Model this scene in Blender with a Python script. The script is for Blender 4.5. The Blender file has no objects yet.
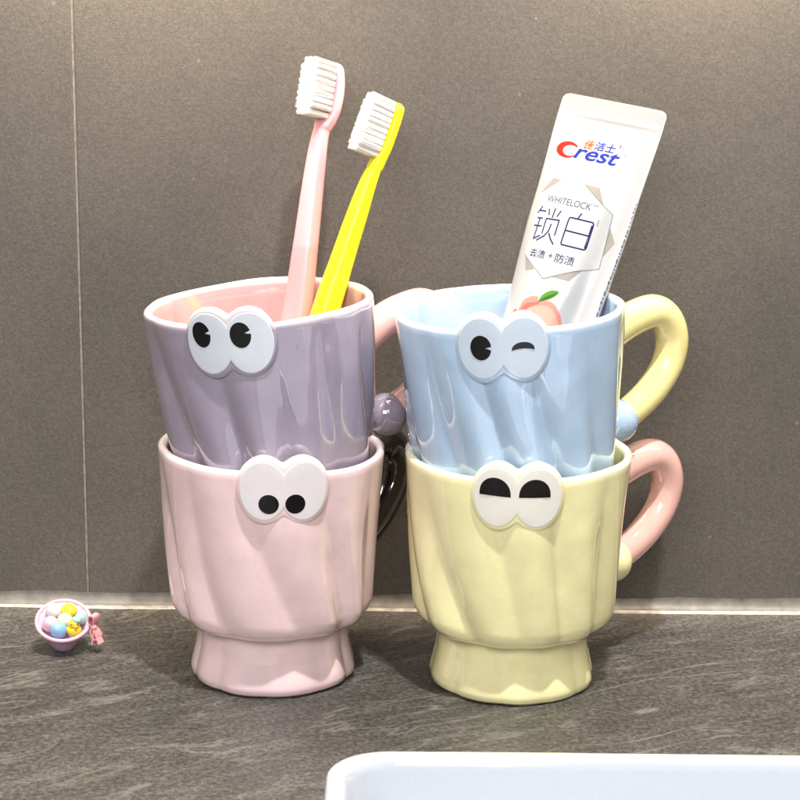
import bpy, bmesh, math, random
from mathutils import Vector, Matrix
random.seed(7)
S = 0.001                                  # everything below is measured in millimetres
PI = math.pi
scn = bpy.context.scene
COL = scn.collection

# ------------------------------------------------------------------ helpers
def empty(name, loc, rot=None):
    o = bpy.data.objects.new(name, None); COL.objects.link(o)
    o.empty_display_size = 0.01
    M = Matrix.Translation(Vector(loc) * S)
    if rot is not None: M = M @ rot.to_4x4()
    o.matrix_world = M
    return o

def tag(o, label=None, cat=None, group=None, kind=None):
    if label: o['label'] = label
    if cat: o['category'] = cat
    if group: o['group'] = group
    if kind: o['kind'] = kind
    return o

def mesh_obj(name, verts, faces, mats, parent=None, smooth=True, fmat=None, loc=None, sharp=None, recalc=True):
    me = bpy.data.meshes.new(name)
    me.from_pydata([tuple(c * S for c in v) for v in verts], [], faces)
    if not isinstance(mats, (list, tuple)): mats = [mats]
    for m in mats: me.materials.append(m)
    if fmat:
        for i, k in enumerate(fmat): me.polygons[i].material_index = k
    if recalc:
        bm = bmesh.new(); bm.from_mesh(me)
        bmesh.ops.recalc_face_normals(bm, faces=bm.faces[:]); bm.to_mesh(me); bm.free()
    for p in me.polygons: p.use_smooth = smooth
    if smooth and sharp: me.set_sharp_from_angle(angle=math.radians(sharp))
    o = bpy.data.objects.new(name, me); COL.objects.link(o)
    if parent is not None: o.parent = parent
    if loc is not None: o.location = Vector(loc) * S
    return o

class MB:
    def __init__(s): s.v = []; s.f = []
    def add(s, v, f):
        n = len(s.v); s.v += [tuple(x) for x in v]; s.f += [tuple(i + n for i in q) for q in f]
    def tube(s, pts, rad, seg=12, cap=True):
        """sweep a circle along points (parallel transport)"""
        P = [Vector(p) for p in pts]; n = len(P)
        R = rad if isinstance(rad, (list, tuple)) else [rad] * n
        vs = []; prev = None
        for i in range(n):
            t = (P[min(i + 1, n - 1)] - P[max(i - 1, 0)]).normalized()
            if prev is None:
                a = t.orthogonal().normalized()
            else:
                a = (prev - t * prev.dot(t)).normalized()
            prev = a; b = t.cross(a)
            for k in range(seg):
                w = 2 * PI * k / seg
                vs.append(P[i] + a * (R[i] * math.cos(w)) + b * (R[i] * math.sin(w)))
        fs = []
        for i in range(n - 1):
            for k in range(seg):
                fs.append((i * seg + k, i * seg + (k + 1) % seg, (i + 1) * seg + (k + 1) % seg, (i + 1) * seg + k))
        if cap:
            fs.append(tuple(range(seg))[::-1]); fs.append(tuple((n - 1) * seg + k for k in range(seg)))
        s.add(vs, fs)
    def ball(s, c, r, nu=24, nv=14, M=None):
        vs = []; fs = []
        rx, ry, rz = (r, r, r) if not isinstance(r, (tuple, list)) else r
        for j in range(nv + 1):
            t = PI * j / nv
            for i in range(nu):
                u = 2 * PI * i / nu
                p = Vector((rx * math.sin(t) * math.cos(u), ry * math.sin(t) * math.sin(u), rz * math.cos(t)))
                if M: p = M @ p
                vs.append(p + Vector(c))
        for j in range(nv):
            for i in range(nu):
                a, b = j * nu + i, j * nu + (i + 1) % nu
                c2, d = b + nu, a + nu
                fs.append((a, d, c2, b))
        s.add(vs, fs)
    def box(s, x0, x1, y0, y1, z0, z1):
        v = [(x, y, z) for z in (z0, z1) for y in (y0, y1) for x in (x0, x1)]
        s.add(v, [(0, 2, 3, 1), (4, 5, 7, 6), (0, 1, 5, 4), (2, 6, 7, 3), (0, 4, 6, 2), (1, 3, 7, 5)])
    def build(s, name, mat, parent=None, smooth=True, sharp=None, loc=None):
        o = mesh_obj(name, s.v, s.f, mat, parent, smooth, None, loc, sharp)
        bm = bmesh.new(); bm.from_mesh(o.data)
        bmesh.ops.remove_doubles(bm, verts=bm.verts[:], dist=1e-7)
        bmesh.ops.recalc_face_normals(bm, faces=bm.faces[:]); bm.to_mesh(o.data); bm.free()
        if smooth and sharp: o.data.set_sharp_from_angle(angle=math.radians(sharp))
        return o

def catmull(pts, k=8):
    P = [Vector(p) for p in pts]
    P = [P[0] * 2 - P[1]] + P + [P[-1] * 2 - P[-2]]
    out = []
    for i in range(1, len(P) - 2):
        for j in range(k):
            t = j / k
            a, b, c, d = P[i - 1], P[i], P[i + 1], P[i + 2]
            out.append(0.5 * (2 * b + (c - a) * t + (2 * a - 5 * b + 4 * c - d) * t * t + (3 * b - a - 3 * c + d) * t ** 3))
    out.append(P[-2])
    return out

def lerp_table(tab, x):
    if x <= tab[0][0]: return tab[0][1]
    for (a, p), (b, q) in zip(tab, tab[1:]):
        if x <= b:
            t = (x - a) / (b - a); t = t * t * (3 - 2 * t)
            return p + (q - p) * t
    return tab[-1][1]

# ------------------------------------------------------------------ materials
def nt(name):
    m = bpy.data.materials.new(name); m.use_nodes = True
    t = m.node_tree; bs = t.nodes['Principled BSDF']
    return m, t, bs

def node(t, typ, **kw):
    n = t.nodes.new(typ)
    for k, v in kw.items():
        if k.startswith('i_'): n.inputs[k[2:].replace('_', ' ')].default_value = v
        else: setattr(n, k, v)
    return n

def rgb(*c): return (c[0], c[1], c[2], 1)

def ramp(t, stops, src):
    r = t.nodes.new('ShaderNodeValToRGB')
    while len(r.color_ramp.elements) < len(stops): r.color_ramp.elements.new(0.5)
    for e, (p, c) in zip(r.color_ramp.elements, stops):
        e.position = p; e.color = c if len(c) == 4 else rgb(*c)
    t.links.new(src, r.inputs[0])
    return r

def glaze(name, base, pale=None, rough=0.04, rim=True, mott=1.0):
    """glossy pastel ceramic glaze: faint mottling, fine orange peel, glaze breaking pale over the rim"""
    m, t, bs = nt(name)
    tc = node(t, 'ShaderNodeTexCoord')
    nz = node(t, 'ShaderNodeTexNoise', i_Scale=55.0, i_Detail=5.0, i_Roughness=0.6)
    t.links.new(tc.outputs['Object'], nz.inputs['Vector'])
    d = [c * (1 - .07 * mott) for c in base]; u = [min(1, c * (1 + .05 * mott)) for c in base]
    rp = ramp(t, [(0.35, rgb(*d)), (0.65, rgb(*u))], nz.outputs['Fac'])
    out = rp.outputs[0]
    sp = node(t, 'ShaderNodeTexNoise', i_Scale=1900.0, i_Detail=2.0)
    t.links.new(tc.outputs['Object'], sp.inputs['Vector'])
    rs = ramp(t, [(0.3, rgb(.95, .95, .95)), (0.72, rgb(1.03, 1.03, 1.03))], sp.outputs['Fac'])
    mm = node(t, 'ShaderNodeMix', data_type='RGBA', blend_type='MULTIPLY'); mm.inputs[0].default_value = 1.0
    t.links.new(out, mm.inputs[6]); t.links.new(rs.outputs[0], mm.inputs[7]); out = mm.outputs[2]
    if rim and pale:
        sx = node(t, 'ShaderNodeSeparateXYZ'); t.links.new(tc.outputs['Object'], sx.inputs[0])
        mr = node(t, 'ShaderNodeMapRange'); mr.inputs[1].default_value = 0.0935; mr.inputs[2].default_value = 0.0962
        t.links.new(sx.outputs[2], mr.inputs[0])
        mx = node(t, 'ShaderNodeMix', data_type='RGBA')
        t.links.new(mr.outputs[0], mx.inputs[0]); t.links.new(out, mx.inputs[6]); mx.inputs[7].default_value = rgb(*pale)
        out = mx.outputs[2]
    t.links.new(out, bs.inputs['Base Color'])
    bs.inputs['Roughness'].default_value = rough
    bs.inputs['IOR'].default_value = 1.78
    bs.inputs['Coat Weight'].default_value = 0.8; bs.inputs['Coat Roughness'].default_value = 0.02; bs.inputs['Coat IOR'].default_value = 1.5
    n2 = node(t, 'ShaderNodeTexNoise', i_Scale=160.0, i_Detail=3.0)
    t.links.new(tc.outputs['Object'], n2.inputs['Vector'])
    bp = node(t, 'ShaderNodeBump'); bp.inputs['Strength'].default_value = 0.035; bp.inputs['Distance'].default_value = 0.0008
    t.links.new(n2.outputs['Fac'], bp.inputs['Height']); t.links.new(bp.outputs[0], bs.inputs['Normal'])
    return m

def plain(name, base, rough=0.4, sss=0.0, spec=0.5, mott=0.04, bump=0.0, scale=300.0):
    m, t, bs = nt(name)
    tc = node(t, 'ShaderNodeTexCoord')
    nz = node(t, 'ShaderNodeTexNoise', i_Scale=scale, i_Detail=4.0)
    t.links.new(tc.outputs['Object'], nz.inputs['Vector'])
    rp = ramp(t, [(0.3, rgb(*[c * (1 - mott) for c in base])), (0.7, rgb(*[min(1, c * (1 + mott)) for c in base]))], nz.outputs['Fac'])
    t.links.new(rp.outputs[0], bs.inputs['Base Color'])
    bs.inputs['Roughness'].default_value = rough
    bs.inputs['Specular IOR Level'].default_value = spec
    if sss:
        bs.inputs['Subsurface Weight'].default_value = sss
        bs.inputs['Subsurface Radius'].default_value = (1, .6, .5)
        bs.inputs['Subsurface Scale'].default_value = 0.003
    if bump:
        bp = node(t, 'ShaderNodeBump'); bp.inputs['Strength'].default_value = bump; bp.inputs['Distance'].default_value = 0.0004
        t.links.new(nz.outputs['Fac'], bp.inputs['Height']); t.links.new(bp.outputs[0], bs.inputs['Normal'])
    return m

def wall_material():
    m, t, bs = nt('taupe_tile')
    tc = node(t, 'ShaderNodeTexCoord')
    fine = node(t, 'ShaderNodeTexNoise', i_Scale=2000.0, i_Detail=3.0, i_Roughness=0.7)
    mid = node(t, 'ShaderNodeTexNoise', i_Scale=900.0, i_Detail=4.0, i_Roughness=0.65)
    big = node(t, 'ShaderNodeTexNoise', i_Scale=7.0, i_Detail=6.0, i_Roughness=0.62)
    for n in (fine, mid, big): t.links.new(tc.outputs['Object'], n.inputs['Vector'])
    a = node(t, 'ShaderNodeMix', data_type='FLOAT'); a.inputs[0].default_value = 0.42
    t.links.new(fine.outputs['Fac'], a.inputs[2]); t.links.new(mid.outputs['Fac'], a.inputs[3])
    rp = ramp(t, [(0.33, rgb(.066, .059, .052)), (0.5, rgb(.106, .096, .086)), (0.67, rgb(.166, .150, .134))], a.outputs[0])
    rb = ramp(t, [(0.3, rgb(.80, .81, .83)), (0.7, rgb(1.16, 1.14, 1.10))], big.outputs['Fac'])
    mm = node(t, 'ShaderNodeMix', data_type='RGBA', blend_type='MULTIPLY'); mm.inputs[0].default_value = 1
    t.links.new(rp.outputs[0], mm.inputs[6]); t.links.new(rb.outputs[0], mm.inputs[7])
    # sparse pale flecks
    fl = node(t, 'ShaderNodeTexVoronoi', i_Scale=42.0); t.links.new(tc.outputs['Object'], fl.inputs['Vector'])
    fr = ramp(t, [(0.022, rgb(1, 1, 1)), (0.04, rgb(0, 0, 0))], fl.outputs['Distance'])
    m2 = node(t, 'ShaderNodeMix', data_type='RGBA'); m2.inputs[7].default_value = rgb(.24, .21, .18)
    sc = node(t, 'ShaderNodeMath', operation='MULTIPLY'); sc.inputs[1].default_value = .55
    t.links.new(fr.outputs[0], sc.inputs[0]); t.links.new(sc.outputs[0], m2.inputs[0]); t.links.new(mm.outputs[2], m2.inputs[6])
    t.links.new(m2.outputs[2], bs.inputs['Base Color'])
    bs.inputs['Roughness'].default_value = 0.55
    bs.inputs['Specular IOR Level'].default_value = 0.35
    bp = node(t, 'ShaderNodeBump'); bp.inputs['Strength'].default_value = 0.45; bp.inputs['Distance'].default_value = 0.0006
    t.links.new(a.outputs[0], bp.inputs['Height']); t.links.new(bp.outputs[0], bs.inputs['Normal'])
    return m

def counter_material():
    m, t, bs = nt('slate_counter')
    tc = node(t, 'ShaderNodeTexCoord')
    warp = node(t, 'ShaderNodeTexNoise', i_Scale=8.0, i_Detail=3.0); t.links.new(tc.outputs['Object'], warp.inputs['Vector'])
    ws = node(t, 'ShaderNodeVectorMath', operation='SCALE'); ws.inputs[3].default_value = 0.05
    t.links.new(warp.outputs['Color'], ws.inputs[0])
    va = node(t, 'ShaderNodeVectorMath', operation='ADD'); t.links.new(tc.outputs['Object'], va.inputs[0]); t.links.new(ws.outputs[0], va.inputs[1])
    mp = node(t, 'ShaderNodeMapping'); mp.inputs['Rotation'].default_value = (0, 0, math.radians(-24)); mp.inputs['Scale'].default_value = (1, 1, 1)
    t.links.new(va.outputs[0], mp.inputs['Vector'])
    st = node(t, 'ShaderNodeMapping'); st.inputs['Scale'].default_value = (0.26, 1.0, 1.0); t.links.new(mp.outputs[0], st.inputs['Vector'])
    s1 = node(t, 'ShaderNodeTexNoise', i_Scale=120.0, i_Detail=8.0, i_Roughness=0.72); t.links.new(st.outputs[0], s1.inputs['Vector'])
    s2 = node(t, 'ShaderNodeTexNoise', i_Scale=34.0, i_Detail=6.0, i_Roughness=0.6); t.links.new(st.outputs[0], s2.inputs['Vector'])
    gr = node(t, 'ShaderNodeTexNoise', i_Scale=480.0, i_Detail=4.0, i_Roughness=0.8); t.links.new(tc.outputs['Object'], gr.inputs['Vector'])
    base = ramp(t, [(0.30, rgb(.043, .041, .037)), (0.52, rgb(.067, .0635, .0575)), (0.72, rgb(.106, .10, .09))], s1.outputs['Fac'])
    grr = ramp(t, [(0.32, rgb(.34, .34, .34)), (0.5, rgb(1, 1, 1)), (0.68, rgb(2.2, 2.15, 2.05))], gr.outputs['Fac'])
    m1 = node(t, 'ShaderNodeMix', data_type='RGBA', blend_type='MULTIPLY'); m1.inputs[0].default_value = 1
    t.links.new(base.outputs[0], m1.inputs[6]); t.links.new(grr.outputs[0], m1.inputs[7])
    # thin pale veins where the slow noise crosses its middle value
    ab = node(t, 'ShaderNodeMath', operation='SUBTRACT'); ab.inputs[1].default_value = 0.5; t.links.new(s2.outputs['Fac'], ab.inputs[0])
    aa = node(t, 'ShaderNodeMath', operation='ABSOLUTE'); t.links.new(ab.outputs[0], aa.inputs[0])
    vr = ramp(t, [(0.0, rgb(1, 1, 1)), (0.006, rgb(.55, .55, .55)), (0.02, rgb(0, 0, 0))], aa.outputs[0])
    br = node(t, 'ShaderNodeTexNoise', i_Scale=30.0, i_Detail=5.0); t.links.new(va.outputs[0], br.inputs['Vector'])
    bk = ramp(t, [(0.42, rgb(0, 0, 0)), (0.60, rgb(1, 1, 1))], br.outputs['Fac'])
    vm = node(t, 'ShaderNodeMath', operation='MULTIPLY'); t.links.new(vr.outputs[0], vm.inputs[0]); t.links.new(bk.outputs[0], vm.inputs[1])
    vg = node(t, 'ShaderNodeMath', operation='MULTIPLY'); t.links.new(vm.outputs[0], vg.inputs[0]); vg.inputs[1].default_value = 0.7
    # long hair-thin veins
    sl = node(t, 'ShaderNodeMapping'); sl.inputs['Scale'].default_value = (0.10, 1.0, 1.0); t.links.new(mp.outputs[0], sl.inputs['Vector'])
    s3 = node(t, 'ShaderNodeTexNoise', i_Scale=46.0, i_Detail=2.5, i_Roughness=0.5); t.links.new(sl.outputs[0], s3.inputs['Vector'])
    b3 = node(t, 'ShaderNodeMath', operation='SUBTRACT'); b3.inputs[1].default_value = 0.53; t.links.new(s3.outputs['Fac'], b3.inputs[0])
    a3 = node(t, 'ShaderNodeMath', operation='ABSOLUTE'); t.links.new(b3.outputs[0], a3.inputs[0])
    v3 = ramp(t, [(0.0, rgb(.9, .9, .9)), (0.004, rgb(.5, .5, .5)), (0.013, rgb(0, 0, 0))], a3.outputs[0])
    k3 = node(t, 'ShaderNodeTexNoise', i_Scale=14.0, i_Detail=6.0, i_Roughness=.7); t.links.new(tc.outputs['Object'], k3.inputs['Vector'])
    q3 = ramp(t, [(0.44, rgb(0, 0, 0)), (0.60, rgb(1, 1, 1))], k3.outputs['Fac'])
    w3 = node(t, 'ShaderNodeMath', operation='MULTIPLY'); t.links.new(v3.outputs[0], w3.inputs[0]); t.links.new(q3.outputs[0], w3.inputs[1])
    mxv = node(t, 'ShaderNodeMath', operation='MAXIMUM'); t.links.new(w3.outputs[0], mxv.inputs[0]); t.links.new(vg.outputs[0], mxv.inputs[1])
    m2 = node(t, 'ShaderNodeMix', data_type='RGBA'); m2.inputs[7].default_value = rgb(.215, .205, .185)
    t.links.new(mxv.outputs[0], m2.inputs[0]); t.links.new(m1.outputs[2], m2.inputs[6])
    t.links.new(m2.outputs[2], bs.inputs['Base Color'])
    bs.inputs['Roughness'].default_value = 0.32
    bs.inputs['Specular IOR Level'].default_value = 0.4
    hh = node(t, 'ShaderNodeMath', operation='ADD'); t.links.new(gr.outputs['Fac'], hh.inputs[0]); t.links.new(s1.outputs['Fac'], hh.inputs[1])
    bp = node(t, 'ShaderNodeBump'); bp.inputs['Strength'].default_value = 0.5; bp.inputs['Distance'].default_value = 0.0008
    t.links.new(hh.outputs[0], bp.inputs['Height']); t.links.new(bp.outputs[0], bs.inputs['Normal'])
    return m

M_wall = wall_material()
M_counter = counter_material()
M_grout = plain('pale_grout', (.27, .24, .20), .8, mott=.25, scale=400)
M_caulk = plain('grey_sealant', (.13, .12, .108), .5, mott=.3, scale=180, bump=.4)
M_basin = glaze('white_basin_glaze', (.50, .535, .59), rough=.05, rim=False, mott=.15)

G_purple = glaze('lilac_glaze', (.335, .29, .375), (.80, .72, .75))
G_pink = glaze('blush_glaze', (.90, .67, .685), (.95, .86, .84))
G_blue = glaze('sky_blue_glaze', (.42, .57, .75), (.80, .86, .90))
G_yellow = glaze('lemon_glaze', (.97, .90, .49), (.96, .94, .72))
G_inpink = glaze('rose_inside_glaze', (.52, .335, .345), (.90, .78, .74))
G_inblue = glaze('pale_blue_inside_glaze', (.42, .54, .72), (.82, .87, .90))
H_peach = glaze('peach_handle_glaze', (.84, .47, .44), rim=False)
H_yellow = glaze('yellow_handle_glaze', (.88, .76, .33), rim=False)
H_salmon = glaze('salmon_handle_glaze', (.86, .50, .44), rim=False)
H_black = glaze('black_handle_glaze', (.008, .007, .007), rim=False, rough=.05)
E_blue = plain('bluish_eye_white', (.64, .68, .75), .08, mott=.015)
E_bluer = plain('pale_blue_eye_white', (.56, .65, .75), .08, mott=.015)
E_pink = plain('pinkish_eye_white', (.82, .77, .80), .10, mott=.015)
E_cream = plain('cream_eye_white', (.84, .82, .74), .10, mott=.015)
M_pupil = plain('black_pupil_paint', (.006, .006, .007), .12, mott=.1)

# ------------------------------------------------------------------ setting
w = MB()
w.box(-1100, -137.65, 75, 87, -25, 1150); w.box(-136.55, 1100, 75, 87, -25, 1150)
wall = w.build('wall', M_wall, smooth=False)
tag(wall, 'dark taupe speckled wall tiles behind the mugs', 'wall', kind='structure')
bv = wall.modifiers.new('bevel', 'BEVEL'); bv.width = 0.0006; bv.segments = 2
g = MB(); g.box(-139.5, -134.8, 75.9, 86, -25, 1149)
g.build('grout_line', M_grout, wall, smooth=False)

c = MB(); c.box(-1100, 1100, -640, 90, -22, 0)
counter = c.build('countertop', M_counter, smooth=False)
tag(counter, 'dark grey slate countertop with pale veins', 'countertop', kind='structure')
bv = counter.modifiers.new('bevel', 'BEVEL'); bv.width = 0.002; bv.segments = 3

# silicone bead in the corner of wall and counter: slightly wavy concave fillet
vs = []; fs = []; nx = 420; na = 8
for i in range(nx + 1):
    x = -700 + 1500 * i / nx
    wob = 0.35 * math.sin(x * .11) + .3 * math.sin(x * .037 + 1) + random.uniform(-.18, .18)
    hgt = 5.4 + wob; dep = 5.2 + .5 * math.sin(x * .05 + 2) + random.uniform(-.15, .15)
    for k in range(na + 1):
        a = PI / 2 * k / na
        vs.append((x, 74.9 - dep * (1 - math.cos(a)) * 1.0, .05 + hgt * (1 - math.sin(a))))
for i in range(nx):
    for k in range(na):
        a = i * (na + 1) + k
        fs.append((a, a + 1, a + na + 2, a + na + 1))
seal = mesh_obj('sealant_bead', vs, fs, M_caulk)
tag(seal, 'grey silicone bead along the foot of the wall', 'sealant')

vs = []; fs = []  # bright highlight along the bead's lower edge, painted as a thin pale strip
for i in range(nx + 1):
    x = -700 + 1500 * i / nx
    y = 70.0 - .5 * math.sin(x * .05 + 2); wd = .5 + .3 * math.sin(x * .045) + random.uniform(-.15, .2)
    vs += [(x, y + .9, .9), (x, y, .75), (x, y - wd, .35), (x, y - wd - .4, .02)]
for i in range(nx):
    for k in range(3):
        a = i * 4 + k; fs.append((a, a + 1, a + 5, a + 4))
mesh_obj('sealant_glint', vs, fs, plain('painted_sealant_glint', (.38, .35, .31), .35, mott=.3, scale=250, bump=.4), seal)

# ------------------------------------------------------------------ wash basin
def rrect(x0, x1, y0, y1, r, n=10):
    P = []
    for (cx, cy, a0) in ((x1 - r, y1 - r, 0), (x0 + r, y1 - r, PI / 2), (x0 + r, y0 + r, PI), (x1 - r, y0 + r, 1.5 * PI)):
        for k in range(n + 1):
            a = a0 + PI / 2 * k / n
            P.append((cx + r * math.cos(a), cy + r * math.sin(a)))
    return P

def basin():
    X0, X1, Y0, Y1, ZR = -22.5, 455, -575, -184.5, 45
    prof = [(9, 0.05), (7, .6), (5, 3), (1.2, 30), (.2, 42), (.25, 43.6), (.9, 44.7), (2.0, 45), (4.2, 45), (5.6, 44.6), (6.6, 43.5),
            (7.4, 41), (9, 33), (13, 22), (20, 13), (32, 8), (60, 6), (120, 5)]
    vs = []; fs = []; n = 0
    for (ins, z) in prof:
        r = max(6, 20 - ins * .55) if ins < 20 else 30
        P = rrect(X0 + ins, X1 - ins, Y0 + ins, Y1 - ins, r); n = len(P)
        vs += [(x, y, z) for x, y in P]
    for j in range(len(prof) - 1):
        for i in range(n):
            fs.append((j * n + i, j * n + (i + 1) % n, (j + 1) * n + (i + 1) % n, (j + 1) * n + i))
    fs.append(tuple(range(n))[::-1]); L = (len(prof) - 1) * n
    fs.append(tuple(L + i for i in range(n)))
    t = empty('wash_basin', (0, 0, 0))
    tag(t, 'glossy white ceramic wash basin with a rounded corner in the foreground', 'basin')
    mesh_obj('bowl', vs, fs, M_basin, t, sharp=50)
    d = MB()
    pr = [(0, 1.6), (17, 1.6), (20, 1.2), (21.5, .2), (21.5, 0)]
    dv = []; df = []
    for (r, z) in pr:
        for k in range(40): dv.append((216 + max(r, .01) * math.cos(2 * PI * k / 40), -380 + max(r, .01) * math.sin(2 * PI * k / 40), 5.05 + z))
    for j in range(len(pr) - 1):
        for k in range(40): df.append((j * 40 + k, j * 40 + (k + 1) % 40, (j + 1) * 40 + (k + 1) % 40, (j + 1) * 40 + k))
    ms, tt, bb = nt('chrome'); bb.inputs['Metallic'].default_value = 1; bb.inputs['Base Color'].default_value = rgb(.8, .8, .8); bb.inputs['Roughness'].default_value = .15
    mesh_obj('drain', dv, df, ms, t)
basin()

# ------------------------------------------------------------------ mugs
HM = 96.0
OUT = [(0, 30.3), (.4, 31.6), (1.6, 33.0), (4, 33.1), (8, 32.2), (14, 30.8), (20, 30.1), (22.4, 30.2), (23.6, 31.0), (24.4, 33.2), (25.6, 35.8),
       (28, 37.9), (31, 39.0), (36, 39.7), (45, 40.6), (55, 41.5), (65, 42.4), (75, 43.3), (85, 44.2), (92, 44.8), (94.3, 45.0), (95.4, 44.7), (96, 43.7)]
INN = [(96, 42.9), (95.4, 41.9), (94, 41.4), (88, 40.9), (70, 39.3), (50, 37.6), (40, 36.6), (33, 35.0), (29.5, 32), (27.6, 27), (27, 18), (27, 6)]
def base_r(z): return 45.0 + (z - 94.3) * 0.092
NL = 11
def flute_amp(z):
    if z < 23.0: return lerp_table([(0, .45), (4, .8), (12, .6), (23, .2)], z)
    return lerp_table([(23, .2), (26, 1.5), (32, 2.5), (50, 2.35), (68, 1.85), (82, 1.15), (95, .4)], z)

def make_mug(name, label, loc, rot, glz, inner, hmat, eye_mat, pupils, seed, skew=0.0, turn=129):
    rnd = random.Random(seed)
    p1, p2, p3, p4 = [rnd.uniform(0, 2 * PI) for _ in range(4)]
    root = empty(name, loc, rot)
    tag(root, label, 'mug', 'ceramic mugs with cartoon eyes in two stacks')
    # dense outer profile
    prof = []
    for (z0, r0), (z1, r1) in zip(OUT, OUT[1:]):
        k = max(1, int((z1 - z0) / 1.6))
        for i in range(k): prof.append((z0 + (z1 - z0) * i / k, r0 + (r1 - r0) * i / k, 0))
    prof.append((OUT[-1][0], OUT[-1][1], 0))
    nout = len(prof)
    prof += [(z, r, 1) for z, r in INN]
    N = 264
    vs = [(0, 0, 1.2)]; fs = []; fm = []
    prof = [(1.2, 8, 0), (1.2, 26.5, 0), (.4, 28.6, 0)] + prof; nout += 3
    for (z, r, inn) in prof:
        for k in range(N):
            th = 2 * PI * k / N
            rr = r
            zz = z
            if not inn and r > 29 or z > 94:
                tw = .34 * (max(0, 96 - z) / 72) ** 1.6 if z > 23 else .1
                ph = NL * (th - tw * (1 + .4 * math.sin(2 * th + p1))) + .8 * math.sin(2 * th + p2) + .55 * math.sin(3 * th + p3)
                s_ = abs(math.cos(ph / 2))
                gl = math.sqrt(s_ * s_ + .008) * 1.8 - 1.15
                loc_a = flute_amp(z) * (.75 + .35 * math.sin(3 * th + p4 + z * .05)) if not inn else .05
                rr = r + loc_a * gl
            if z > 60:
                kz = (z - 60) / 36
                zz = z + kz * (skew * rr * math.sin(th) + .28 * math.sin(3 * th + p3) + .18 * math.sin(5 * th + p1))
            vs.append((rr * math.sin(th), -rr * math.cos(th), zz))
    for k in range(N):
        fs.append((0, 1 + k, 1 + (k + 1) % N)); fm.append(0)
    for j in range(len(prof) - 1):
        for k in range(N):
            a = 1 + j * N + k; b = 1 + j * N + (k + 1) % N
            fs.append((a, b, b + N, a + N)); fm.append(1 if j >= nout + 1 else 0)
    L = 1 + (len(prof) - 1) * N
    vs.append((0, 0, 27)); c = len(vs) - 1
    for k in range(N): fs.append((c, L + (k + 1) % N, L + k)); fm.append(1)
    mesh_obj('cup', vs, fs, [glz, inner], root, fmat=fm)
    # handle: fat curl from the wall up, round and back down into a bead
    th = math.radians(turn)
    def hp(r, z): return (r * math.sin(th), -r * math.cos(th), z)
    ctl = [(39.5, 71), (46, 75.2), (53, 78.6), (62, 81.6), (71.5, 82.6), (78.2, 78.2), (81.2, 69.5), (78.8, 60), (72.4, 52), (64.5, 46), (55, 41)]
    path = catmull([hp(*q) for q in ctl], 8)
    n = len(path)
    rad = [lerp_table([(0, 8.2), (.2, 7.2), (.5, 6.9), (.8, 6.5), (1, 6.3)], i / (n - 1)) for i in range(n)]
    h = MB(); h.tube(path, rad, 28); h.build('handle', hmat, root, sharp=70)
    b = MB(); b.ball(hp(51.6, 40.0), 9.0, 32, 20); b.build('handle_bead', glz, root)
    # raised figure-of-eight eye plaque, curved with the wall, standing a little above the rim
    ZC = 89.4
    def oct_r(ph, a, bq, cx, sm):
        """distance from centre to the outline of two overlapping ellipses (half axes a, bq, centres +-cx)"""
        best = []
        for s in (-1, 1):
            dx, dz = math.cos(ph), math.sin(ph)
            A = dx * dx / a ** 2 + dz * dz / bq ** 2; B = -2 * dx * s * cx / a ** 2; C = cx * cx / a ** 2 - 1
            best.append((-B + math.sqrt(B * B - 4 * A * C)) / (2 * A))
        m, l = max(best), min(best)
        return m + sm * math.exp(-(m - l) / max(sm, .001) * .7) * .7 if sm else m
    def place(x, z, h):
        zz = ZC + z; R = base_r(zz) + h
        t_ = x / 45.0
        return (R * math.sin(t_), -R * math.cos(t_), zz + skew * R * math.sin(t_) * .8)
    NA = 120
    def lens(name, outline, rings, mat, parent, back):
        """rings: (scale or inset, height) from the centre out, then the back"""
        vs = [place(0, 0, rings[0][1])]; fs = []
        for (ins, hh) in rings[1:]:
            for k in range(NA):
                ph = 2 * PI * k / NA; R = outline(ph)
                R = R * (1 + ins) if ins < -.35 else max(.2, R + ins * 10)
                vs.append(place(R * math.cos(ph), R * math.sin(ph), hh))
        for k in range(NA): fs.append((0, 1 + k, 1 + (k + 1) % NA))
        m_ = len(rings) - 1
        for j in range(m_ - 1):
            for k in range(NA):
                a = 1 + j * NA + k; b_ = 1 + j * NA + (k + 1) % NA
                fs.append((a, a + NA, b_ + NA, b_))
        vs.append(place(0, 0, back)); L = 1 + (m_ - 1) * NA
        for k in range(NA): fs.append((len(vs) - 1, L + (k + 1) % NA, L + k))
        return mesh_obj(name, vs, fs, mat, parent, sharp=60)
    big = lambda ph: oct_r(ph, 10.9, 13.9, 7.5, 1.3)
    sml = lambda ph: oct_r(ph, 9.1, 11.9, 7.7, 0.0)
    pl = lens('eye_plaque', big, [(-1, 1.15), (-.8, 1.15), (-.5, 1.15), (-.2, 1.15), (-.14, 1.11), (-.08, .95), (-.035, .6), (-.01, .25), (0, -.1), (0, -2.6), (-.04, -3.2), (-.5, -3.3), (-.9, -3.3)], glz, root, -3.3)
    lens('eye_white', sml, [(-1, 1.36), (-.8, 1.36), (-.5, 1.36), (-.06, 1.36), (-.03, 1.34), (-.012, 1.28), (0, 1.16), (0, .8), (-.5, .8), (-.9, .8)], eye_mat, pl, .8)
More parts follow.
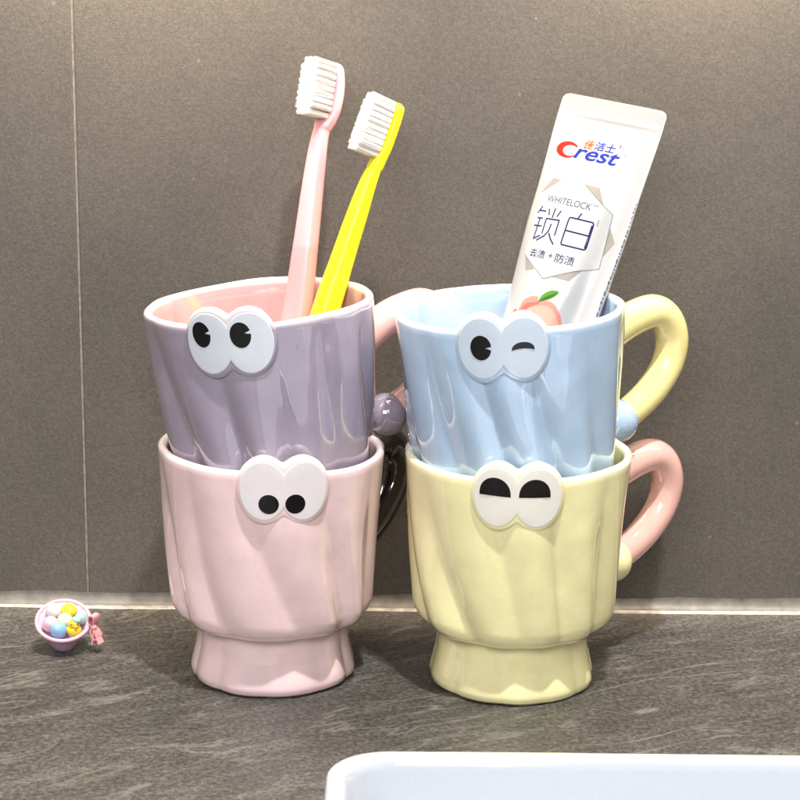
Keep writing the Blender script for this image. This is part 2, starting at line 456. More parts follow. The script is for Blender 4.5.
    for poly in pupils:
        mid = (sum(p[0] for p in poly) / len(poly), sum(p[1] for p in poly) / len(poly))
        n = len(poly); v = []; f = []
        # concentric rings keep the disc bent with the wall
        cx, cz = mid
        sc = [.001, .3, .6, .85, 1.0]
        for s_ in sc:
            for (x, z) in poly: v.append(place(cx + (x - cx) * s_, cz + (z - cz) * s_, 1.43 if s_ < 1 else 1.42))
        for (x, z) in poly: v.append(place(x, z, 1.2))
        for j in range(len(sc)):
            for k in range(n): f.append((j * n + k, j * n + (k + 1) % n, (j + 1) * n + (k + 1) % n, (j + 1) * n + k))
        mesh_obj('pupil', v, f, M_pupil, pl, sharp=40)
    return root

def pie(cx, cz, a, b, a0=5, open_=17, notch=.40, tilt=0, n=64):
    """oval pupil with a small wedge cut out on the right"""
    P = [(notch * a, a0 / 90 * b)]
    for k in range(n + 1):
        t = math.radians(a0 + open_ / 2 + (360 - open_) * k / n)
        P.append((a * math.cos(t), b * math.sin(t)))
    c_, s_ = math.cos(tilt), math.sin(tilt)
    return [(cx + x * c_ - z * s_, cz + x * s_ + z * c_) for x, z in P]
def disc(cx, cz, a, b, n=48): return [(cx + a * math.cos(2 * PI * k / n), cz + b * math.sin(2 * PI * k / n)) for k in range(n)]
def dome(cx, cz, a, b, slope=0.0, sag=0.0, n=40):
    P = [(a * math.cos(PI * k / n), b * math.sin(PI * k / n) ** .85) for k in range(n + 1)]
    P += [(-a + 2 * a * k / 14, sag * (1 - (2 * k / 14 - 1) ** 2)) for k in range(1, 14)]
    return [(cx + x, cz + z + slope * x) for x, z in P]

def rot(tilt, yaw, lean=0): return Matrix.Rotation(math.radians(tilt), 3, 'Y') @ Matrix.Rotation(math.radians(lean), 3, 'X') @ Matrix.Rotation(math.radians(yaw), 3, 'Z')

PK = Vector((-50.8, -1.2, 0)); YL = Vector((46.0, -6.5, 0))
make_mug('mug', 'pale pink mug with round pupils and black handle standing on the counter', PK, rot(0, 9), G_pink, G_pink, H_black, E_pink,
         [disc(-5.7, -5.2, 3.85, 3.9), disc(4.4, -5.1, 3.85, 3.9)], 3, skew=-.03, turn=133.5)
make_mug('mug', 'yellow mug with half closed eyes and pink handle standing on the counter', YL, rot(.6, -3), G_yellow, G_yellow, H_salmon, E_cream,
         [dome(-8.4, .6, 5.9, 7.3, -.05), dome(6.4, .3, 5.9, 7.3, 0)], 11, skew=.012)
R1 = rot(-4.5, -11); R2 = rot(-3.0, -6)
def stacked(base, R, dx=0, dy=0, z0=58):
    return Vector((base.x + dx, base.y + dy, z0 + 34)) - R @ Vector((0, 0, 34))
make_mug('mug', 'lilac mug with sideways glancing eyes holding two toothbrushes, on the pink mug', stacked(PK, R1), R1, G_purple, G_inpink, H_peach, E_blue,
         [pie(-10.4, 3.6, 3.6, 5.0, tilt=.12), pie(4.6, 3.3, 3.9, 5.0, a0=9, tilt=.08)], 5)
make_mug('mug', 'blue mug with one winking eye holding the toothpaste tube, on the yellow mug', stacked(YL, R2, -.6), R2, G_blue, G_inblue, H_yellow, E_bluer,
         [pie(-8.0, .3, 3.9, 4.8, a0=-2), dome(7.5, -.8, 4.2, 3.2, .02, .7)], 8)

# ------------------------------------------------------------------ toothbrushes
def brush(name, label, pts, prof, N, loc, hmat, head, bristle_len, rows, bmat, seed):
    """pts: centre line from the base up; prof: (half width along W, half thickness along N) for each point"""
    rnd = random.Random(seed)
    root = empty(name, loc); tag(root, label, 'toothbrush', 'toothbrushes in the lilac mug')
    L = Vector(loc)
    ctr = catmull([Vector(p) - L for p in pts], 8)
    pw = catmull([(a, b, 0) for a, b in prof], 8)
    n = len(ctr); N = Vector(N).normalized(); SEG = 36
    vs = []; fs = []; fr = []
    for i in range(n):
        t = (ctr[min(i + 1, n - 1)] - ctr[max(i - 1, 0)]).normalized()
        nn = (N - t * N.dot(t)).normalized(); ww = t.cross(nn)
        fr.append((ctr[i], t, nn, ww))
        for k in range(SEG):
            u = 2 * PI * k / SEG
            cu, su = math.cos(u), math.sin(u)
            e = 2 / 3.2
            x = math.copysign(abs(cu) ** e, cu) * max(.05, pw[i].x) * (.9 if i < n * .5 else 1); y = math.copysign(abs(su) ** e, su) * max(.05, pw[i].y) * (.9 if i < n * .5 else 1)
            vs.append(ctr[i] + ww * x + nn * y)
    for i in range(n - 1):
        for k in range(SEG):
            fs.append((i * SEG + k, i * SEG + (k + 1) % SEG, (i + 1) * SEG + (k + 1) % SEG, (i + 1) * SEG + k))
    fs.append(tuple(range(SEG))[::-1]); fs.append(tuple((n - 1) * SEG + k for k in range(SEG)))
    mesh_obj('handle', vs, fs, hmat, root)
    # bristle tufts
    h0, h1 = head
    i0, i1 = int(h0 * (n - 1)), int(h1 * (n - 1))
    A, B = ctr[i0], ctr[i1]
    t = (B - A).normalized(); nn = (N - t * N.dot(t)).normalized(); ww = t.cross(nn)
    thick = pw[(i0 + i1) // 2].y
    mb = MB()
    for r_ in range(rows):
        fr_ = (r_ + .5) / rows
        ncol = 4 if 0 < r_ < rows - 1 else 3
        for c_ in range(ncol):
            o = A + (B - A) * fr_ + ww * ((c_ - (ncol - 1) / 2) * 2.6) + nn * (thick - .3)
            for q in range(95):
                a = rnd.uniform(0, 2 * PI); rr = 1.12 * math.sqrt(rnd.random())
                off = t * (rr * math.cos(a)) + ww * (rr * math.sin(a))
                tip = o + off * 1.28 + nn * (bristle_len + rnd.uniform(-.35, .2)) + t * rnd.uniform(-.1, .1) + ww * rnd.uniform(-.1, .1)
                p0 = o + off
                ax = (tip - p0).normalized(); s1 = ax.orthogonal().normalized(); s2 = ax.cross(s1)
                v = []
                for (P, rad) in ((p0, .10), (p0 + (tip - p0) * .8, .095), (tip, .05)):
                    for k in range(4):
                        w_ = PI / 2 * k
                        v.append(P + s1 * (rad * math.cos(w_)) + s2 * (rad * math.sin(w_)))
                f = []
                for j in range(2):
                    for k in range(4): f.append((j * 4 + k, j * 4 + (k + 1) % 4, j * 4 + 4 + (k + 1) % 4, j * 4 + 4 + k))
                f.append((8, 9, 10, 11)); mb.add(v, f)
    mesh_obj('bristles', mb.v, mb.f, bmat, root, recalc=False)
    return root

def brush_plastic(name, base, deep, z_split, sss):
    m, t, bs = nt(name)
    tc = node(t, 'ShaderNodeTexCoord')
    sx = node(t, 'ShaderNodeSeparateXYZ'); t.links.new(tc.outputs['Object'], sx.inputs[0])
    mr = node(t, 'ShaderNodeMapRange'); mr.inputs[1].default_value = z_split * S; mr.inputs[2].default_value = (z_split + 2.5) * S
    t.links.new(sx.outputs[2], mr.inputs[0])
    mx = node(t, 'ShaderNodeMix', data_type='RGBA'); mx.inputs[6].default_value = rgb(*base); mx.inputs[7].default_value = rgb(*deep)
    t.links.new(mr.outputs[0], mx.inputs[0]); t.links.new(mx.outputs[2], bs.inputs['Base Color'])
    bs.inputs['Roughness'].default_value = .28
    bs.inputs['Subsurface Weight'].default_value = sss
    bs.inputs['Subsurface Radius'].default_value = (1, .7, .6); bs.inputs['Subsurface Scale'].default_value = .004
    nz = node(t, 'ShaderNodeTexNoise', i_Scale=400.0, i_Detail=2.0); t.links.new(tc.outputs['Object'], nz.inputs['Vector'])
    bp = node(t, 'ShaderNodeBump'); bp.inputs['Strength'].default_value = .05; bp.inputs['Distance'].default_value = .0005
    t.links.new(nz.outputs['Fac'], bp.inputs['Height']); t.links.new(bp.outputs[0], bs.inputs['Normal'])
    return m

M_pinkb = brush_plastic('pale_pink_plastic', (.72, .32, .35), (.76, .38, .42), 80, .25)
M_yelb = brush_plastic('bright_yellow_plastic', (.84, .77, .012), (.84, .77, .012), 60, .15)
M_brist = plain('white_nylon', (.90, .87, .83), .5, mott=.03)

brush('toothbrush', 'pale pink toothbrush leaning in the lilac mug',
      [(-51, 20, 88), (-47.5, 24, 115), (-42.2, 30, 142.5), (-39.1, 35, 167.1), (-35.9, 42, 194.7), (-34.1, 46, 208.4), (-32.7, 48, 214.5), (-30.9, 49.5, 218.5), (-29.6, 51, 222.8), (-28.6, 53, 229), (-28.1, 54.6, 235.5), (-27.9, 55.4, 239), (-27.9, 55.7, 240.6)],
      [(6.0, 3.5), (7.2, 4.5), (7.3, 4.6), (6.2, 4.2), (5.0, 3.7), (4.2, 3.2), (3.9, 2.8), (5.0, 2.4), (6.0, 2.3), (6.2, 2.3), (5.5, 2.2), (4.0, 1.8), (.9, .6)],
      (-.74, -.66, .10), (-51, 20, 88), M_pinkb, (.575, .985), 11.0, 9, M_brist, 1)
brush('toothbrush', 'bright yellow toothbrush leaning to the right in the lilac mug',
      [(-46.5, 5, 88), (-38.5, 12.5, 115), (-30.3, 20.5, 144.6), (-23.8, 25, 165.1), (-18, 29, 182.7), (-13.7, 32, 195.2), (-11.3, 33.5, 200.6), (-9.4, 35, 204.9), (-7.4, 36.5, 209.5), (-4.7, 39, 217.3), (-2.7, 40.6, 223.1), (-2.1, 41.1, 225.0), (-1.9, 41.3, 226.2)],
      [(6.0, 4.6), (7.0, 5.4), (7.0, 5.5), (6.2, 4.6), (5.6, 4.0), (4.8, 3.2), (4.3, 2.7), (5.0, 2.5), (5.7, 2.4), (5.8, 2.4), (5.2, 2.2), (3.8, 1.8), (.9, .6)],
      (-.90, -.34, .28), (-46.5, 5, 88), M_yelb, (.575, .975), 10.6, 10, M_brist, 2)

# ------------------------------------------------------------------ toothpaste tube
TT = Vector((84.86, 36, 228.1))
TB = Vector((-.2812, -.24418, -.92806)).normalized()
TA = Vector((.79662, -.59863, -.08387)); TA = (TA - TB * TA.dot(TB)).normalized()
TN = TB.cross(TA)                                  # towards the viewer
tube_rot = Matrix((TA, TB, TN)).transposed()       # local x = across, y = down the tube, z = out of the front
tube = empty('toothpaste_tube', TT, tube_rot)
tag(tube, 'white toothpaste tube with peach picture standing in the blue mug', 'toothpaste')

def tw(b): return lerp_table([(0, 24.6), (7, 24.5), (45, 23.3), (95, 20.9), (120, 19.0)], b)
def td(b):
    if b < 7: return .55
    return .55 + 12.2 * (1 - math.exp(-(b - 7) / 75.0))
def sst(t):
    t = max(0, min(1, t)); return t * t * (3 - 2 * t)
def front(a, b, lift=0.0):
    w_, d_ = tw(b), td(b)
    q = min(1, abs(a) / w_)
    e = 2.15
    z = d_ * (1 - q ** e) ** (1 / 1.9)
    if b > 7.2: z *= 1 - .56 * sst((a - (15.5 - .11 * b)) / 8.5) * min(1, (b - 7.2) / 22)
    if 6.4 < b < 12: z += .55 * math.exp(-((b - 7.6) / 1.1) ** 2) * (1 - q ** 4)
    if b > 9: z += .22 * math.sin(b * .15 + a * .13 + 1) * min(1, (b - 9) / 15) * (1 - q ** 3)
    # soft dent below the seam and down the right-hand side
    z -= .55 * math.exp(-((b - 14) / 4.0) ** 2) * math.exp(-((a - 1) / 13.0) ** 2) * min(1, d_)
    return (a, b, z + lift)

def build_tube():
    vs = []; fs = []; NS = 48
    bl = [0.0, .4, 1.0, 1.5, 2.2, 3, 4.5, 6, 6.4, 6.7, 7, 7.3, 7.6, 8, 8.5, 9.2, 10, 11] + [12 + 2 * i for i in range(54)]
    for b in bl:
        w_ = tw(b)
        if b < 3.2: w_ -= 3.2 - math.sqrt(max(0, 3.2 ** 2 - (3.2 - b) ** 2))      # rounded corners
        for k in range(NS):                                       # front left -> right, then back right -> left
            u = -math.cos(PI * k / NS) * w_
            p = front(u * tw(b) / w_ if w_ else 0, b)
            vs.append((u, b, p[2] if b > 6.6 else p[2] * (1 if 0 < k < NS else 0)))
        for k in range(NS):
            u = math.cos(PI * k / NS) * w_
            q = min(1, abs(u) / w_); vs.append((u, b, -td(b) * (1 - q ** 2.15) ** (1 / 1.9)))
    M_ = 2 * NS
    for j in range(len(bl) - 1):
        for k in range(M_):
            fs.append((j * M_ + k, j * M_ + (k + 1) % M_, (j + 1) * M_ + (k + 1) % M_, (j + 1) * M_ + k))
    fs.append(tuple(range(M_))); fs.append(tuple((len(bl) - 1) * M_ + k for k in range(M_))[::-1])
    m, t, bs = nt('white_tube_plastic')
    tc = node(t, 'ShaderNodeTexCoord')
    nz = node(t, 'ShaderNodeTexNoise', i_Scale=30.0, i_Detail=3.0); t.links.new(tc.outputs['Object'], nz.inputs['Vector'])
    rp = ramp(t, [(.3, rgb(.335, .34, .35)), (.7, rgb(.352, .357, .367))], nz.outputs['Fac'])
    bs.inputs['Roughness'].default_value = .26
    # heat-sealed end: fine diagonal knurl, only on the first 6.5 mm
    sx = node(t, 'ShaderNodeSeparateXYZ'); t.links.new(tc.outputs['Object'], sx.inputs[0])
    wv = node(t, 'ShaderNodeTexWave', i_Scale=620.0); wv.bands_direction = 'DIAGONAL'; t.links.new(tc.outputs['Object'], wv.inputs['Vector'])
    lt = node(t, 'ShaderNodeMath', operation='LESS_THAN'); lt.inputs[1].default_value = .0064; t.links.new(sx.outputs[1], lt.inputs[0])
    cx = node(t, 'ShaderNodeMix', data_type='RGBA'); t.links.new(lt.outputs[0], cx.inputs[0]); t.links.new(rp.outputs[0], cx.inputs[6])
    cr = ramp(t, [(.3, rgb(.29, .285, .27)), (.7, rgb(.345, .34, .325))], wv.outputs['Fac']); t.links.new(cr.outputs[0], cx.inputs[7]); t.links.new(cx.outputs[2], bs.inputs['Base Color'])
    mu = node(t, 'ShaderNodeMath', operation='MULTIPLY'); t.links.new(wv.outputs['Fac'], mu.inputs[0]); t.links.new(lt.outputs[0], mu.inputs[1])
    bw = node(t, 'ShaderNodeMath', operation='MULTIPLY'); bw.inputs[1].default_value = 3.0; t.links.new(nz.outputs['Fac'], bw.inputs[0])
    ad = node(t, 'ShaderNodeMath', operation='ADD'); t.links.new(mu.outputs[0], ad.inputs[0]); t.links.new(bw.outputs[0], ad.inputs[1])
    bp = node(t, 'ShaderNodeBump'); bp.inputs['Strength'].default_value = .35; bp.inputs['Distance'].default_value = .0005
    t.links.new(ad.outputs[0], bp.inputs['Height']); t.links.new(bp.outputs[0], bs.inputs['Normal'])
    mesh_obj('tube_body', vs, fs, m, tube, sharp=55)
    cm = plain('white_cap_plastic', (.82, .82, .82), .35)
    cv = []; cf = []
    pr = [(118.5, 15), (121, 14.2), (121.5, 12), (139, 10.5), (140, 9.5), (140, .1)]
    for (y, r) in pr:
        for k in range(40): cv.append((r * math.cos(2 * PI * k / 40), y, r * math.sin(2 * PI * k / 40) * (.8 if y < 120 else .9)))
    for j in range(len(pr) - 1):
        for k in range(40): cf.append((j * 40 + k, j * 40 + (k + 1) % 40, (j + 1) * 40 + (k + 1) % 40, (j + 1) * 40 + k))
    mesh_obj('cap', cv, cf, cm, tube, sharp=40)
build_tube()

def ink(name, c, rough=.55): return plain(name, c, rough, spec=.12, mott=.03)
I_red = ink('red_ink', (.36, .009, .004)); I_blue = ink('blue_ink', (.007, .02, .24)); I_navy = ink('navy_ink', (.006, .011, .075))
I_orange = ink('orange_ink', (.50, .08, .012))
I_grey = ink('dark_slate_ink', (.05, .06, .11)); I_silver = ink('silver_ink', (.215, .205, .19)); I_line = ink('fine_grey_ink', (.11, .11, .13))
I_white = ink('white_ink', (.365, .37, .38))
I_p1 = ink('peach_skin_ink', (.46, .185, .15)); I_p2 = ink('peach_flesh_ink', (.46, .265, .22)); I_p3 = ink('peach_blush_ink', (.43, .10, .085)); I_p4 = ink('peach_slice_ink', (.50, .38, .31))
I_leaf = ink('leaf_ink', (.06, .19, .02)); I_leaf2 = ink('leaf_dark_ink', (.02, .10, .012)); I_dark = ink('small_print_ink', (.06, .06, .07))

LAY = [0.05]
def wrap(name, verts, faces, mat, lift=None, maxlen=1.2):
    """lay a flat drawing (across, down) on the front of the tube as thin raised ink"""
    if lift is None: lift = LAY[0]
    bm = bmesh.new()
    bv = [bm.verts.new((x, y, 0)) for x, y in verts]
    for f in faces:
        try: bm.faces.new([bv[i] for i in f])
        except ValueError: pass
    bmesh.ops.triangulate(bm, faces=[f for f in bm.faces if len(f.verts) > 4])
    for _ in range(5):
        long = [e for e in bm.edges if e.calc_length() > maxlen]
        if not long: break
        bmesh.ops.subdivide_edges(bm, edges=long, cuts=1)
        bmesh.ops.triangulate(bm, faces=[f for f in bm.faces if len(f.verts) > 4])
    V = [front(v.co.x, v.co.y, lift) for v in bm.verts]
    for i, v in enumerate(bm.verts): v.index = i
    F = [tuple(v.index for v in f.verts) for f in bm.faces]; bm.free()
    o = mesh_obj(name, V, F, mat, tube, recalc=False)
    # faces look outwards
    bm = bmesh.new(); bm.from_mesh(o.data); bm.normal_update()
    fl = [f for f in bm.faces if f.normal.z < 0]; bmesh.ops.reverse_faces(bm, faces=fl); bm.to_mesh(o.data); bm.free()
    return o

def glyphs(s, bold=0.0, shear=0.0):
    c_ = bpy.data.curves.new('t', 'FONT'); c_.body = s; c_.shear = shear; c_.offset = bold; c_.resolution_u = 6
    o = bpy.data.objects.new('t', c_); COL.objects.link(o)
    bpy.context.view_layer.update()
    me = bpy.data.meshes.new_from_object(o.evaluated_get(bpy.context.evaluated_depsgraph_get()))
    V = [(v.co.x, v.co.y) for v in me.vertices]; F = [tuple(p.vertices) for p in me.polygons]
    bpy.data.objects.remove(o); bpy.data.curves.remove(c_); bpy.data.meshes.remove(me)
    return V, F

def lettering(name, s, a0, a1, btop, bbase, mat, bold=0.0, shear=0.0, rise=0.0):
    """fit the text between across a0..a1 and down btop (tops) .. bbase (baseline)"""
    V, F = glyphs(s, bold, shear)
    x0 = min(v[0] for v in V); x1 = max(v[0] for v in V); y0 = min(v[1] for v in V); y1 = max(v[1] for v in V)
    V = [(a0 + (x - x0) / (x1 - x0) * (a1 - a0), bbase - (y - y0) / (y1 - y0) * (bbase - btop) + rise * ((x - x0) / (x1 - x0))) for x, y in V]
    return wrap(name, V, F, mat)

def stroke_mesh(lines, wid):
    V = []; F = []
    for L in lines:
        w_ = wid
        if isinstance(L, tuple): L, w_ = L
        P = [Vector(p) for p in L]
        for i in range(len(P)):
            t = (P[min(i + 1, len(P) - 1)] - P[max(i - 1, 0)])
            t.normalize(); nrm = Vector((-t.y, t.x))
            # mitre
            k = 1.0
            if 0 < i < len(P) - 1:
                t1 = (P[i] - P[i - 1]).normalized(); k = 1 / max(.5, abs(t1.dot(t)))
            V.append(tuple(P[i] + nrm * w_ * k / 2)); V.append(tuple(P[i] - nrm * w_ * k / 2))
            if i: n = len(V); F.append((n - 4, n - 3, n - 1, n - 2))
    return V, F

def poly(name, P, mat, lift=None): return wrap(name, P, [tuple(range(len(P)))], mat, lift)

# brand lettering: crescent initial in red, the rest in blue italics
def crescent(cx, cy, ro, ri, ox, oy, sq=.62, n=48, a0=-32, a1=32):
    P = []
    for k in range(n + 1):
        a = math.radians(a0 - (360 - (a1 - a0) * -1 - 360 + 360 - 0) * 0) if False else math.radians(40 + 285 * k / n)
        P.append((cx + ro * math.cos(a), cy - ro * sq * math.sin(a)))
    Q = []
    for k in range(n + 1):
        a = math.radians(325 - 285 * k / n)
        Q.append((cx + ox + ri * math.cos(a), cy + oy - ri * sq * math.sin(a)))
    return P + Q
LAY[0] = .07
poly('brand_initial', crescent(-13.6, 22.9, 5.4, 3.5, 1.5, .2, .64), I_red)
lettering('brand_lettering', 'rest', -9.7, 10.9, 20.6, 25.8, I_blue, bold=.016, shear=.25)
lettering('brand_characters', '佳', -6.8, -2.4, 17.3, 21.2, I_orange, bold=.022, shear=.12)
lettering('brand_characters', '洁士', -1.8, 7.7, 17.2, 21.0, I_blue, bold=.02, shear=.12)
lettering('small_mark', "'", 9.0, 9.5, 16.9, 18.3, I_blue)
lettering('small_mark', '®', 12.1, 13.3, 20.0, 21.3, I_silver)

# hexagon badge: grey folded corners under a fine outlined panel
LAY[0] = .05
for P in ([(-19.6, 42.5), (-15.4, 35.2), (-10.4, 35.7)], [(-.3, 35.4), (7.2, 35.6), (11.2, 41.9)], [(15.6, 49.6), (19.3, 55.4), (16.3, 62.0)],
          [(11.6, 68.4), (7.9, 74.6), (-.2, 74.6)], [(-16.4, 68.6), (-13.8, 74.6), (-9.6, 73.2)]):
    poly('badge_corner', P, I_silver)
LAY[0] = .08
HX = [(-19.4, 42.6), (-10.8, 35.7), (0.0, 35.4), (15.5, 44.7), (16.4, 66.7), (-3.7, 76.2), (-17.0, 68.2)]
poly('badge_panel', HX, I_white)
LAY[0] = .11
V, F = stroke_mesh([HX[2:] + []], .22); wrap('badge_outline', V, F, I_line)
lettering('name_lettering', 'WHITELOCK', -14.8, 6.7, 42.6, 45.4, I_grey, bold=.008)
lettering('trade_mark', 'TM', 7.1, 9.4, 42.6, 43.6, I_grey)
sy = 1.0
suo = [[(-15.7, 47.6), (-17.3, 50.8)], [(-16.6, 49.5), (-13.1, 49.4)], [(-16.6, 52.6), (-13.5, 52.5)], [(-17.0, 55.9), (-12.7, 55.7)], [(-15.0, 52.6), (-14.9, 58), (-14.9, 61.2), (-12.0, 59.5)],
       [(-9.0, 47.4), (-9.0, 51.6)], [(-11.9, 48.2), (-11.0, 50.8)], [(-5.9, 48.0), (-7.0, 50.8)],
       [(-11.4, 58.6), (-11.7, 52.3), (-5.3, 52.0), (-5.1, 58.4)], [(-8.4, 54), (-8.6, 57.0), (-10, 59.4), (-13.2, 61.8)], [(-8.2, 57.8), (-6.6, 60), (-4.4, 62.0)]]
V, F = stroke_mesh(suo, .62); wrap('name_character', V, F, I_navy)
def rbox(x0, x1, y0, y1, r):
    P = rrect(x0, x1, y0, y1, r, 5); return P + P[:2]
bai = [([(3.6, 47.2), (2.6, 49.6)], .62), (rbox(-1.2, 9.9, 49.8, 61.2, .8), .62), ([(-.9, 55.3), (9.6, 55.4)], .62), ([(9.75, 51), (9.75, 60.5)], 1.15)]
V, F = stroke_mesh(bai, .62); wrap('name_character', V, F, I_navy)
V, F = stroke_mesh([[(11.4, 48.2), (11.4, 50.9)]], .28); wrap('small_mark', V, F, I_line)
lettering('claim_lettering', '去渍', -14.3, -6.6, 65.1, 68.5, I_navy, bold=.008)
lettering('claim_lettering', '+', -4.9, -2.9, 65.6, 67.6, I_navy)
lettering('claim_lettering', '防渍', -1.6, 7.3, 65.0, 68.7, I_navy, bold=.006)

# peach picture near the mug rim
def smooth_poly(P, k=6):
    Q = catmull([(x, y, 0) for x, y in P + P[:1]], k); return [(v.x, v.y) for v in Q[:-1]]
LAY[0] = .05; poly('peach_picture', smooth_poly([(-10.4, 90), (-9.6, 86.6), (-6.5, 84.2), (-3.4, 83.6), (-2.2, 85), (1, 84.3), (5.2, 85.2), (8.4, 88.6), (9.5, 93), (8, 97.5), (3, 101), (-4, 101), (-9, 98)]), I_p1)
LAY[0] = .07; poly('peach_picture', smooth_poly([(-9.4, 91.6), (-5, 88.6), (0, 86.8), (4.4, 87), (7.4, 89.8), (8.4, 93.4), (6.8, 97.2), (2, 99.6), (-4, 99), (-8, 96)]), I_p2)
LAY[0] = .09; poly('peach_picture', smooth_poly([(-9.8, 91.2), (-8, 87.6), (-4.2, 86.3), (-2.2, 85.4), (-1.6, 86.3), (-5, 88.2), (-8, 91.4)]), I_p3)
LAY[0] = .07; poly('peach_picture', smooth_poly([(-14.6, 99), (-14.2, 93.4), (-12.4, 90.6), (-10.6, 91.4), (-10.4, 95), (-11, 100)]), I_p4)
LAY[0] = .09; poly('peach_picture', smooth_poly([(-13.9, 93.2), (-12.4, 90.6), (-10.6, 91.2), (-11.4, 92.2), (-12.6, 91.8)]), I_p3)
LAY[0] = .11; poly('leaf_picture', smooth_poly([(-2.3, 85.6), (-1.3, 82.6), (1.6, 80.2), (5.2, 79.8), (3.8, 82.2), (.9, 84.2)]), I_leaf)
LAY[0] = .13; poly('leaf_picture', smooth_poly([(-2.3, 85.7), (-.2, 83.4), (2.6, 81.6), (4.8, 80.2), (3.4, 82.3), (.7, 84.3)]), I_leaf2)

# fine print down the right-hand edge
rnd = random.Random(4)
V = []; F = []
b = 38.0
while b < 118:
    l = rnd.uniform(.5, 2.0); wdt = rnd.choice([.5, .7, .9])
    a1 = tw(b) * .985; a0 = a1 - wdt * .55
    n = len(V); V += [(a0, b), (a1, b), (a1, b + l), (a0, b + l)]; F.append((n, n + 1, n + 2, n + 3)); b += l + rnd.uniform(.3, .9)
LAY[0] = .06; wrap('fine_print', V, F, I_dark)

# ------------------------------------------------------------------ toy basket with eggs on the counter
M_bask = plain('lilac_pink_vinyl', (.58, .40, .53), .38, mott=.03)
M_brim = plain('pink_vinyl', (.62, .38, .47), .35, mott=.03)
M_bow = plain('rose_vinyl', (.76, .33, .36), .35, mott=.05)
M_eggw = plain('white_vinyl_egg', (.62, .58, .60), .3); M_eggp = plain('pale_pink_vinyl_egg', (.60, .44, .51), .3)
M_eggb = plain('blue_vinyl_egg', (.22, .42, .66), .3); M_eggy = plain('yellow_vinyl', (.74, .56, .03), .3); M_mint = plain('mint_vinyl', (.30, .53, .52), .3)
M_beak = plain('orange_vinyl', (.85, .35, .05), .35); M_eye = plain('black_vinyl', (.01, .01, .01), .2)

BK = Vector((-139.3, 19.5, 0))
bk = empty('toy_basket', BK)
tag(bk, 'tiny lilac pink toy basket of eggs with a pink bow near the left edge', 'toy basket')
def rimz(x, y): return 12.4 + .44 * y - .06 * x       # opening slopes down to the front
vs = []; fs = []; NB = 48
prof = [(0, .05, 0), (3.6, .05, 0), (4.4, .5, 0), (6.2, .28, 1), (8.2, .55, 1), (9.9, .8, 1), (11.2, 1.0, 1), (10.2, 1.0, 1), (8.6, .72, 1), (6.4, .42, 1), (0.05, .36, 1)]
for (r, f_, m_) in prof:
    for k in range(NB):
        a = 2 * PI * k / NB
        ribs = 1 + (.018 * math.cos(16 * a) if r > 4 else 0)
        x, y = max(r, .05) * ribs * math.cos(a), max(r, .05) * ribs * math.sin(a)
        z = f_ if not m_ else .5 + (rimz(x, y) - .5) * f_
        vs.append((x, y, z))
for j in range(len(prof) - 1):
    for k in range(NB): fs.append((j * NB + k, j * NB + (k + 1) % NB, (j + 1) * NB + (k + 1) % NB, (j + 1) * NB + k))
mesh_obj('basket_body', vs, fs, M_bask, bk, sharp=70)
ring = [(11.0 * math.cos(2 * PI * k / 60), 11.0 * math.sin(2 * PI * k / 60), rimz(11.0 * math.cos(2 * PI * k / 60), 11 * math.sin(2 * PI * k / 60))) for k in range(61)]
r_ = MB(); r_.tube(ring, .85, 12); r_.build('rim', M_brim, bk)
bw = MB()
bc = Vector((12.9, -2.6, rimz(11, -2)))
Mb = Matrix.Rotation(math.radians(-25), 3, 'Z') @ Matrix.Rotation(math.radians(-10), 3, 'Y')
def ribbon(path, half, th):
    n = len(path); v = []; f = []
    for i in range(n):
        t = path[min(i + 1, n - 1)] - path[max(i - 1, 0)]; t.normalize()
        nn = Vector((-t.z, 0, t.x)); h = 1.35 * half(i / (n - 1))
        for a, b in ((-h, -th), (h, -th), (h, th), (-h, th)): v.append(bc + Mb @ (path[i] + nn * b + Vector((0, a, 0))))
    for i in range(n - 1):
        for k in range(4): f.append((i * 4 + k, i * 4 + (k + 1) % 4, i * 4 + 4 + (k + 1) % 4, i * 4 + 4 + k))
    f.append((0, 1, 2, 3)); f.append(tuple(n * 4 - 4 + k for k in (3, 2, 1, 0))); bw.add(v, f)
for sg in (1, -1):
    ribbon(catmull([Vector((0, 0, 0)), Vector((-.9, 0, 2.4 * sg)), Vector((.2, 0, 5.0 * sg)), Vector((1.9, 0, 4.6 * sg)), Vector((1.5, 0, 2.2 * sg)), Vector((.2, 0, 0))], 6), lambda q: 1.0 + .7 * math.sin(PI * q), .28)
    ribbon(catmull([Vector((.4, -.5, 0)), Vector((1.0 + .5 * sg, -.6, -3)), Vector((1.2 + 1.7 * sg, -.8, -7.0))], 6), lambda q: .7 + .8 * q, .25)
bw.ball(bc + Vector((.3, -.9, 0)), 1.25, 16, 10)
bw.build('bow', M_bow, bk, sharp=40)

def egg(label, x, y, dz, r, mat, tilt):
    o = MB(); vs = []
    o.ball((0, 0, 0), (r, r, r * 1.22), 24, 16, Matrix.Rotation(math.radians(tilt), 3, 'Y') @ Matrix.Rotation(math.radians(55), 3, 'X'))
    e = o.build('toy_egg', mat, loc=BK + Vector((x, y, rimz(x, y) + dz)))
    tag(e, label, 'toy egg', 'toy eggs in the little basket')
egg('tiny white egg at the back left of the toy basket', -4.6, 4.6, .2, 3.3, M_eggw, 60)
egg('tiny pale pink egg at the front left of the toy basket', -5.0, -2.0, -.4, 3.5, M_eggp, 20)
egg('tiny sky blue egg at the front of the toy basket', -1.2, -5.0, -.3, 3.5, M_eggb, -15)
egg('tiny yellow egg at the back of the toy basket', 1.6, 5.2, .1, 3.3, M_eggy, 70)
egg('tiny mint egg at the right of the toy basket', 7.0, 2.6, -.6, 2.6, M_mint, -40)
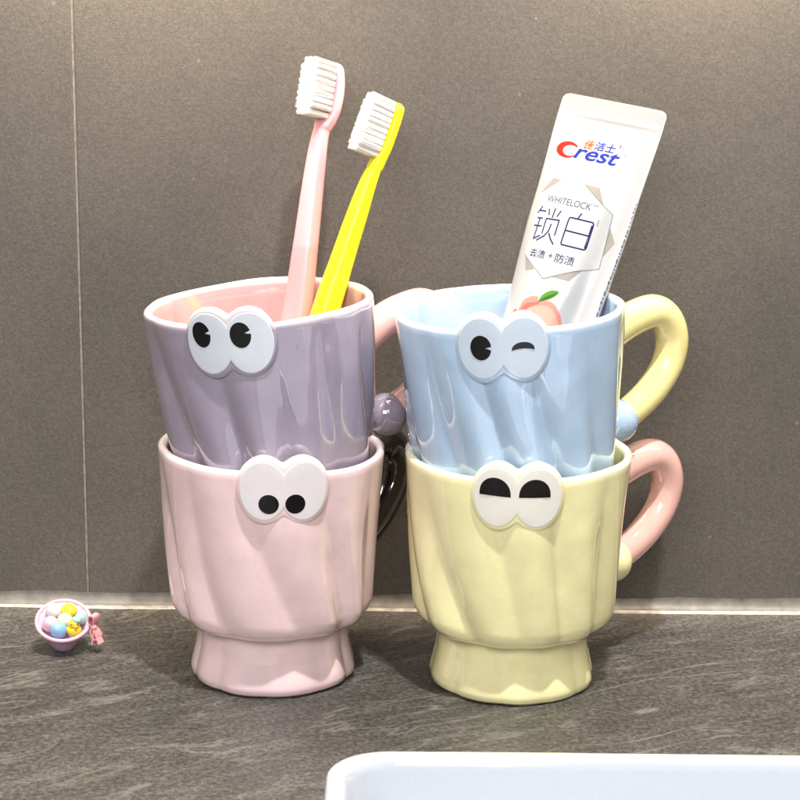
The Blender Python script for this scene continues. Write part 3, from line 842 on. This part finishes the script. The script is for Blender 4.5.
egg('tiny cream egg in the middle of the toy basket', .6, .6, -.4, 3.2, plain('cream_vinyl_egg', (.62, .56, .42), .3), 80)
ck = empty('toy_chick', BK + Vector((4.9, -4.0, rimz(4.9, -4.0) - .6)))
tag(ck, 'tiny yellow toy chick with a mint cap in the basket', 'toy chick')
o = MB(); o.ball((0, 0, 0), (3.2, 2.9, 2.6)); o.ball((.3, -.5, 2.9), 2.3); o.build('body', M_eggy, ck)
o = MB(); o.ball((1.2, -.5, 4.7), (2.0, 1.8, 1.1), 20, 12, Matrix.Rotation(math.radians(25), 3, 'Y')); o.build('cap', M_mint, ck)
o = MB(); o.ball((1.3, -2.6, 2.4), (.9, .8, .45), 14, 8); o.build('beak', M_beak, ck)
for dx in (-.35, 2.0):
    o = MB(); o.ball((dx, -2.42 if dx < 1 else -1.9, 3.3), .35, 12, 8); o.build('eye', M_eye, ck)

# ------------------------------------------------------------------ light
def area(name, loc, target, sx, sy, watts, col):
    l = bpy.data.lights.new(name, 'AREA'); l.shape = 'RECTANGLE'; l.size = sx * S; l.size_y = sy * S; l.energy = watts; l.color = col
    o = bpy.data.objects.new(name, l); COL.objects.link(o); o.location = Vector(loc) * S
    o.rotation_euler = (Vector(target) - Vector(loc)).to_track_quat('-Z', 'Y').to_euler()
    return o
area('cabinet_strip_light', (40, 20, 450), (40, 75, 200), 1100, 24, 3.6, (1, .87, .70))
for x_ in (-108, 118):
    area('under_cabinet_spot', (x_, 50, 352), (x_, 75, 262), 110, 14, .6, (1, .80, .56))
area('under_cabinet_strip', (60, 52, 352), (60, 75, 262), 1100, 10, .45, (1, .80, .56))
d_ = area('ceiling_downlight', (150, -470, 1550), (0, -30, 60), 60, 60, 31, (1, .97, .93)); d_.data.shape = 'DISK'
area('front_fill_light', (-260, -1450, 900), (0, 0, 60), 1000, 500, 17.5, (1, .97, .95))  # added soft fill panel to brighten the mug fronts, not a known lamp
W = bpy.data.worlds.new('World'); scn.world = W; W.use_nodes = True
bg = W.node_tree.nodes['Background']; bg.inputs[0].default_value = (.95, .94, 1.0, 1); bg.inputs[1].default_value = .30

# ------------------------------------------------------------------ camera
cam = bpy.data.cameras.new('camera'); co = bpy.data.objects.new('camera', cam); COL.objects.link(co)
cam.sensor_width = 36; cam.lens = 36 * 2200 / 800; cam.clip_start = .01; cam.clip_end = 50
co.location = Vector((0, -844, 332)) * S
co.rotation_euler = (Matrix.Rotation(math.radians(90 - 14.5), 3, 'X') @ Matrix.Rotation(math.radians(.55), 3, 'Z')).to_euler()
scn.camera = co
scn.view_settings.view_transform = 'Standard'; scn.view_settings.look = 'None'
scn.view_settings.exposure = 0; scn.view_settings.gamma = 1; scn.view_settings.use_curve_mapping = False
scn.cycles.use_denoising = True
scn.cycles.max_bounces = 10
